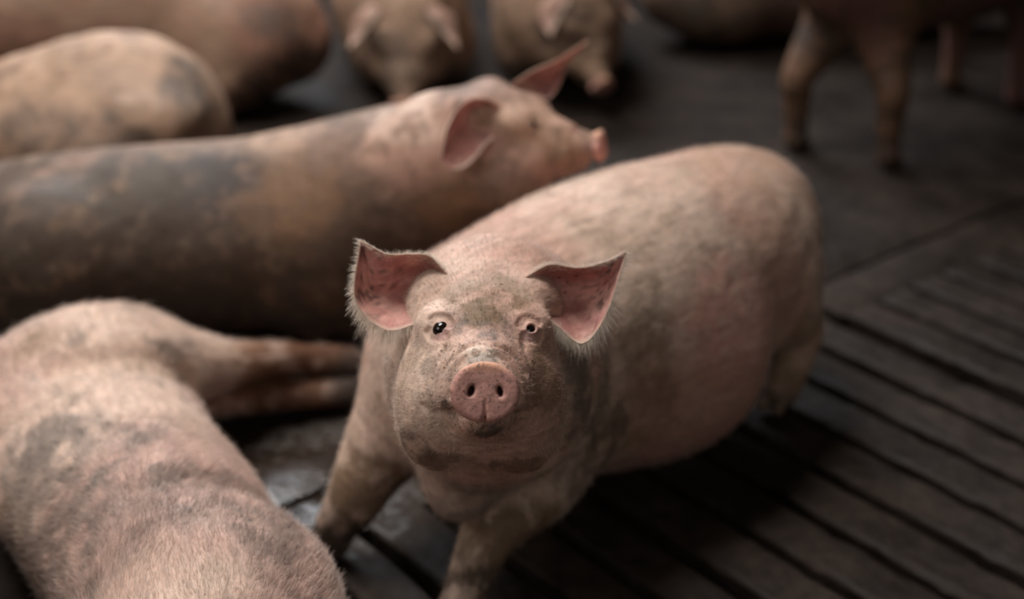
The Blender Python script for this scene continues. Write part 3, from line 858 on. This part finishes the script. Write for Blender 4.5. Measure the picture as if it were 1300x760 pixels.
prims = [(B_sp, 1, .02), (Ell((-.84, 2.325, .18), (.18, .125, .150)), 1, .03), (Ell((-.33, 2.33, .17), (.12, .10, .14)), 1, .06),
         leg([(-.9, 2.33, .12, .09), (-.78, 2.26, .07, .06), (-.70, 2.24, .045, .035), (-.60, 2.24, .035, .03)], .04),
         leg([(-.33, 2.34, .2, .09), (-.26, 2.30, .12, .06), (-.20, 2.27, .05, .04), (-.12, 2.28, .035, .03)], .04)]
B_blot = [((-.9, 2.3, .2), (.34, .30, .17), MUD, .95, .5), ((-.95, 2.4, .30), (.2, .15, .06), MUD * 1.3, .85, .6), ((-.52, 2.32, .33), (.18, .14, .08), np.array((.058, .047, .043)), .95, .5), ((-.70, 2.33, .33), (.18, .14, .08), np.array((.075, .058, .045)), .9, .6), ((-.5, 2.24, .20), (.36, .18, .15), MUD * 1.1, .95, .5),
          ((-.33, 2.22, .18), (.2, .16, .15), BROWN * .5, .95, .5), ((-.24, 2.2, .24), (.15, .14, .13), MUD * 1.3, .85, .6), ((-.38, 2.28, .32), (.12, .12, .08), BROWN * 1.4, .6, .6), ((-.75, 2.3, .15), (.5, .35, .18), MUD * .8, .8, .6), ((-.6, 2.4, .04), (.8, .5, .16), DARK, .95, .3),  # lower flank: mud, with the shade there put into the colour too
          ((-.16, 2.24, .44), (.14, .12, .10), PINK, .8, .4), ((.02, 2.2, .46), (.16, .12, .12), PINK * .92, .8, .4), ((-.20, 2.28, .48), (.12, .12, .05), PALE, .6, .5), ((-.55, 2.43, .40), (.5, .12, .035), TAN, .6, .5), ((-.10, 2.2, .36), (.07, .08, .07), BROWN * 1.6, .5, .6), ((.03, 2.2, .50), (.06, .06, .05), TAN, .6, .5), ((.0, 2.17, .40), (.07, .06, .04), GREY, .5, .6), ((.08, 2.17, .46), (.04, .05, .04), OCHRE, .5, .6), ((-.04, 2.16, .47), (.025, .03, .025), np.array((.30, .14, .12)), .6, .4)]  # thin tan strip along the back is its top-lit rim, painted in
B_spec = dict(blotches=B_blot, grain=(1, 0, 0), dirt_amt=.7, spot_amt=.6,
              origin=(-.6, 2.43, 0), prims=prims, head=(B_S, B_HR, .9), h=.012, levels=1, fine=True, ears=[B_FAR, B_NEAR],
              label='dark muddy pig lying with its chin over the back of another', seed=5, ear_tint=.8, base=np.array((.20, .125, .09)), base2=np.array((.12, .078, .056)))
build_pig('pig', B_spec)

# pig curled behind it at the left edge
prims = [(Spine([(-.74, 3.03, .17, .10, .12), (-.84, 3.00, .215, .18, .20), (-1.02, 2.97, .21, .19, .17), (-1.25, 2.95, .17, .17, .14), (-1.5, 2.96, .16, .15, .14), (-1.66, 2.98, .15, .12, .12)]), 1, .02),
         (Ell((-.86, 2.86, .17), (.16, .13, .16)), 1, .06), (Ell((-.81, 2.90, .27), (.15, .10, .07), rotm((0, 0, 1), 15)), 1, .06),
         leg([(-.85, 2.82, .1, .09), (-.95, 2.76, .05, .05), (-1.05, 2.75, .035, .03)], .04)]
C_HR = frame((-.95, -.2, -.1)); C_S = np.array((-1.93, 2.93, .13))
C_spec = dict(base=TAN * .75, base2=TAN * 1.05, dirt=BROWN, grain=(1, 0, 0), dirt_amt=.6, spot_amt=.5, blotches=[((-.69, 2.92, .32), (.07, .1, .09), GREY, .85, .5), ((-.78, 2.8, .24), (.08, .08, .06), MUD, .8, .6), ((-.96, 2.78, .28), (.16, .08, .06), GREY, .6, .7), ((-.9, 2.95, .36), (.1, .08, .05), OCHRE, .6, .6), ((-.8, 2.83, .31), (.09, .03, .04), PALE, .7, .4)],  # narrow pale streak is the haunch ridge highlight, put into the colour
              origin=(-1.2, 2.95, 0), prims=prims, head=(C_S, C_HR, 1.0), h=.018, levels=1, ears=[LEFT_EAR, RIGHT_EAR],
              label='tan pig lying with its rounded rump beside the dark muddy one at the left edge', seed=8)
build_pig('pig', C_spec)

# long pig lying at the back left
prims = [(Spine([(-.60, 3.80, .17, .10, .12), (-.73, 3.82, .21, .17, .19), (-1.05, 3.88, .22, .2, .2), (-1.4, 3.85, .20, .19, .18), (-1.7, 3.75, .17, .16, .15), (-1.85, 3.7, .16, .13, .13)]), 1, .02),
         (Ell((-.75, 3.70, .17), (.16, .12, .15)), 1, .06),
         leg([(-.78, 3.64, .1, .08), (-.88, 3.58, .05, .05), (-.98, 3.56, .035, .03)], .04)]
D_spec = dict(base=np.array((.30, .16, .11)), base2=TAN * .8, grain=(1, 0, 0), dirt_amt=.6, spot_amt=.5, blotches=[((-.60, 3.63, .28), (.12, .1, .08), GREY, .7, .6), ((-.60, 3.7, .10), (.2, .2, .13), DARK, .9, .4), ((-.9, 3.65, .05), (.5, .2, .1), DARK, .8, .4), ((-1.3, 3.66, .15), (.1, .1, .06), BROWN, .6, .5)],  # dark patches low at the rump end are shade put into the colour
              origin=(-1.2, 3.8, 0), prims=prims, head=(np.array((-2.1, 3.55, .14)), frame((-.85, -.5, -.1)), 1.0), h=.02, levels=1, ears=[LEFT_EAR, RIGHT_EAR],
              label='reddish brown pig stretched out at the back left beyond the tan one', seed=11)
build_pig('pig', D_spec)

DROOP_L = move_ear(LEFT_EAR, rotm((0, 1, 0), 48) @ rotm((0, 0, 1), -58), (-.195, .05, .10), .88)
DROOP_R = mirror_ear(DROOP_L)
# two pigs dozing head-on at the back
E_S = np.array((-.285, 3.575, .05)); E_HR = frame((-.02, -.76, -.65))
prims = [(Spine([(-.275, 3.86, .24, .15, .15), (-.325, 4.03, .23, .195, .20), (-.34, 4.3, .22, .195, .19), (-.40, 4.6, .22, .15, .17), (-.42, 4.75, .18, .1, .1)]), 1, .02)]
prims += [(Ell((-.28 + q * .11, 3.93, .12), (.07, .12, .11)), 1, .05) for q in (1, -1)]
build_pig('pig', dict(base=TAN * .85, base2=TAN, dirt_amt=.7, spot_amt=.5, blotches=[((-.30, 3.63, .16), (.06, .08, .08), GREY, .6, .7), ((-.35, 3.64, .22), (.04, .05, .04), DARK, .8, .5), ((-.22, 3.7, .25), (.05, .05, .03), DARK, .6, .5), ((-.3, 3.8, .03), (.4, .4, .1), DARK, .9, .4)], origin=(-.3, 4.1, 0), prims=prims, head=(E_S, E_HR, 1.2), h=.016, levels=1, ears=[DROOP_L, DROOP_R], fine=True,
                      label='pig at the back dozing with its head lowered and ears flopped forward', seed=13))
F_S = np.array((.245, 3.66, .085)); F_HR = frame((.38, -.64, -.62), roll=0)
prims = [(Spine([(.12, 3.86, .25, .15, .15), (.13, 4.02, .23, .19, .20), (.14, 4.25, .22, .19, .19), (.06, 4.55, .22, .15, .17)]), 1, .02)]
prims += [(Ell((.13 + q * .11, 3.95, .12), (.07, .12, .11)), 1, .05) for q in (1, -1)]
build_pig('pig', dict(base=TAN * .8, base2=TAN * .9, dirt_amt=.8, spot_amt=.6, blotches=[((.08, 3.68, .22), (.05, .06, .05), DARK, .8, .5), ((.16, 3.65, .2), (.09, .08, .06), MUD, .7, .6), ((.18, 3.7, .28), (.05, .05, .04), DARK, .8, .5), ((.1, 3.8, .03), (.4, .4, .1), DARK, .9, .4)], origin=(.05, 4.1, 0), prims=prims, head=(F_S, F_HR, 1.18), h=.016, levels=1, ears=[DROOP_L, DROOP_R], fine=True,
                      label='pig at the back whose pink snout hangs low over the floor', seed=17))

# standing pig, rear towards us
ga = np.array((.53, .46, 0)); ga /= np.linalg.norm(ga)
g0 = np.array((.82, 3.38, 0)); gl = np.array((ga[1], -ga[0], 0))
def gp(s, l, z): return tuple(g0 + ga * s + gl * l + np.array((0, 0, z)))
prims = [(Spine([(*gp(-.10, 0, .52), .08, .10), (*gp(.0, 0, .50), .16, .17), (*gp(.2, 0, .47), .18, .185), (*gp(.45, 0, .46), .185, .185), (*gp(.68, 0, .48), .17, .18), (*gp(.82, 0, .50), .14, .15), (*gp(.93, 0, .5), .12, .13)]), 1, .02)]
for sx, f_ in ((-1, (.715, 3.41)), (1, (.92, 3.29))):
    f0 = np.array((*f_, 0))
    prims.append(leg([(*gp(.05, sx * .075, .44), .10), (*gp(.03, sx * .075, .33), .075), (*(f0 + ga * -.01 + (0, 0, .20)), .042), (*(f0 - ga * .005 + (0, 0, .15)), .036), (*(f0 + (0, 0, .07)), .028), (*(f0 + (0, 0, .03)), .030)], .05))
    prims += hoof(f0 + ga * .01, ga)
for f_ in ((1.25, 3.92), (1.385, 3.76)):
    f0 = np.array((*f_, 0)); top = g0 + ga * .66 + gl * ((f0 - g0) @ gl) * .9
    prims.append(leg([(*(top + (0, 0, .42)), .09), (*(top + (0, 0, .30)), .062), (*(f0 + (0, 0, .17)), .036), (*(f0 + (0, 0, .08)), .027), (*(f0 + (0, 0, .03)), .029)], .05))
    prims += hoof(f0 + ga * .01, ga)
G_S = g0 + ga * 1.2 + np.array((0, 0, .36))
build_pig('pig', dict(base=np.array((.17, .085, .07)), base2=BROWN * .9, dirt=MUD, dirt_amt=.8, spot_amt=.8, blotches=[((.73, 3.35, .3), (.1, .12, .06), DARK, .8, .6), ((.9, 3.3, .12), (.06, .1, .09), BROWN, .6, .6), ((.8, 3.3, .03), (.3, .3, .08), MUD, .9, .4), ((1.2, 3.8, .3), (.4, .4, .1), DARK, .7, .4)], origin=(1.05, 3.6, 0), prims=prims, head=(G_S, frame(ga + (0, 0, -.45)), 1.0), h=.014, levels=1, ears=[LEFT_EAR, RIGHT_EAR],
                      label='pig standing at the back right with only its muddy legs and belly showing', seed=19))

# pig lying in the dark beyond
prims = [(Spine([(.50, 4.40, .15, .10, .10), (.62, 4.42, .18, .17, .17), (.92, 4.46, .19, .19, .18), (1.25, 4.52, .18, .17, .16), (1.4, 4.55, .17, .13, .13)]), 1, .02),
         (Ell((.65, 4.32, .14), (.15, .11, .12)), 1, .06)]
build_pig('pig', dict(base=np.array((.16, .10, .075)), base2=TAN * .4, dirt=MUD, dirt_amt=.8, spot_amt=.8, origin=(.9, 4.45, 0), prims=prims, head=(np.array((1.68, 4.53, .12)), frame((.95, -.1, -.15)), 1.0), h=.02, levels=1, ears=[LEFT_EAR, RIGHT_EAR],
                      label='dim pig lying in the dark at the very back', seed=23))

# pig whose flank shows in the bottom left corner
prims = [(Spine([(-1.02, 1.85, .12, .08, .08), (-.99, 1.72, .15, .14, .14), (-.86, 1.45, .17, .18, .165), (-.77, 1.2, .17, .18, .165), (-.76, .98, .16, .14, .14), (-.72, .86, .15, .12, .12)]), 1, .02)]
build_pig('pig', dict(base=np.array((.24, .13, .09)), base2=OCHRE, dirt=MUD, dirt_amt=.7, spot_amt=.6, origin=(-.9, 1.4, 0), prims=prims, head=(np.array((-.62, .62, .11)), frame((.4, -.9, -.1)), 1.0), h=.018, levels=1, ears=[LEFT_EAR, RIGHT_EAR],
                      label='brown pig barely showing in the bottom left corner beside the sleeping one', seed=29))
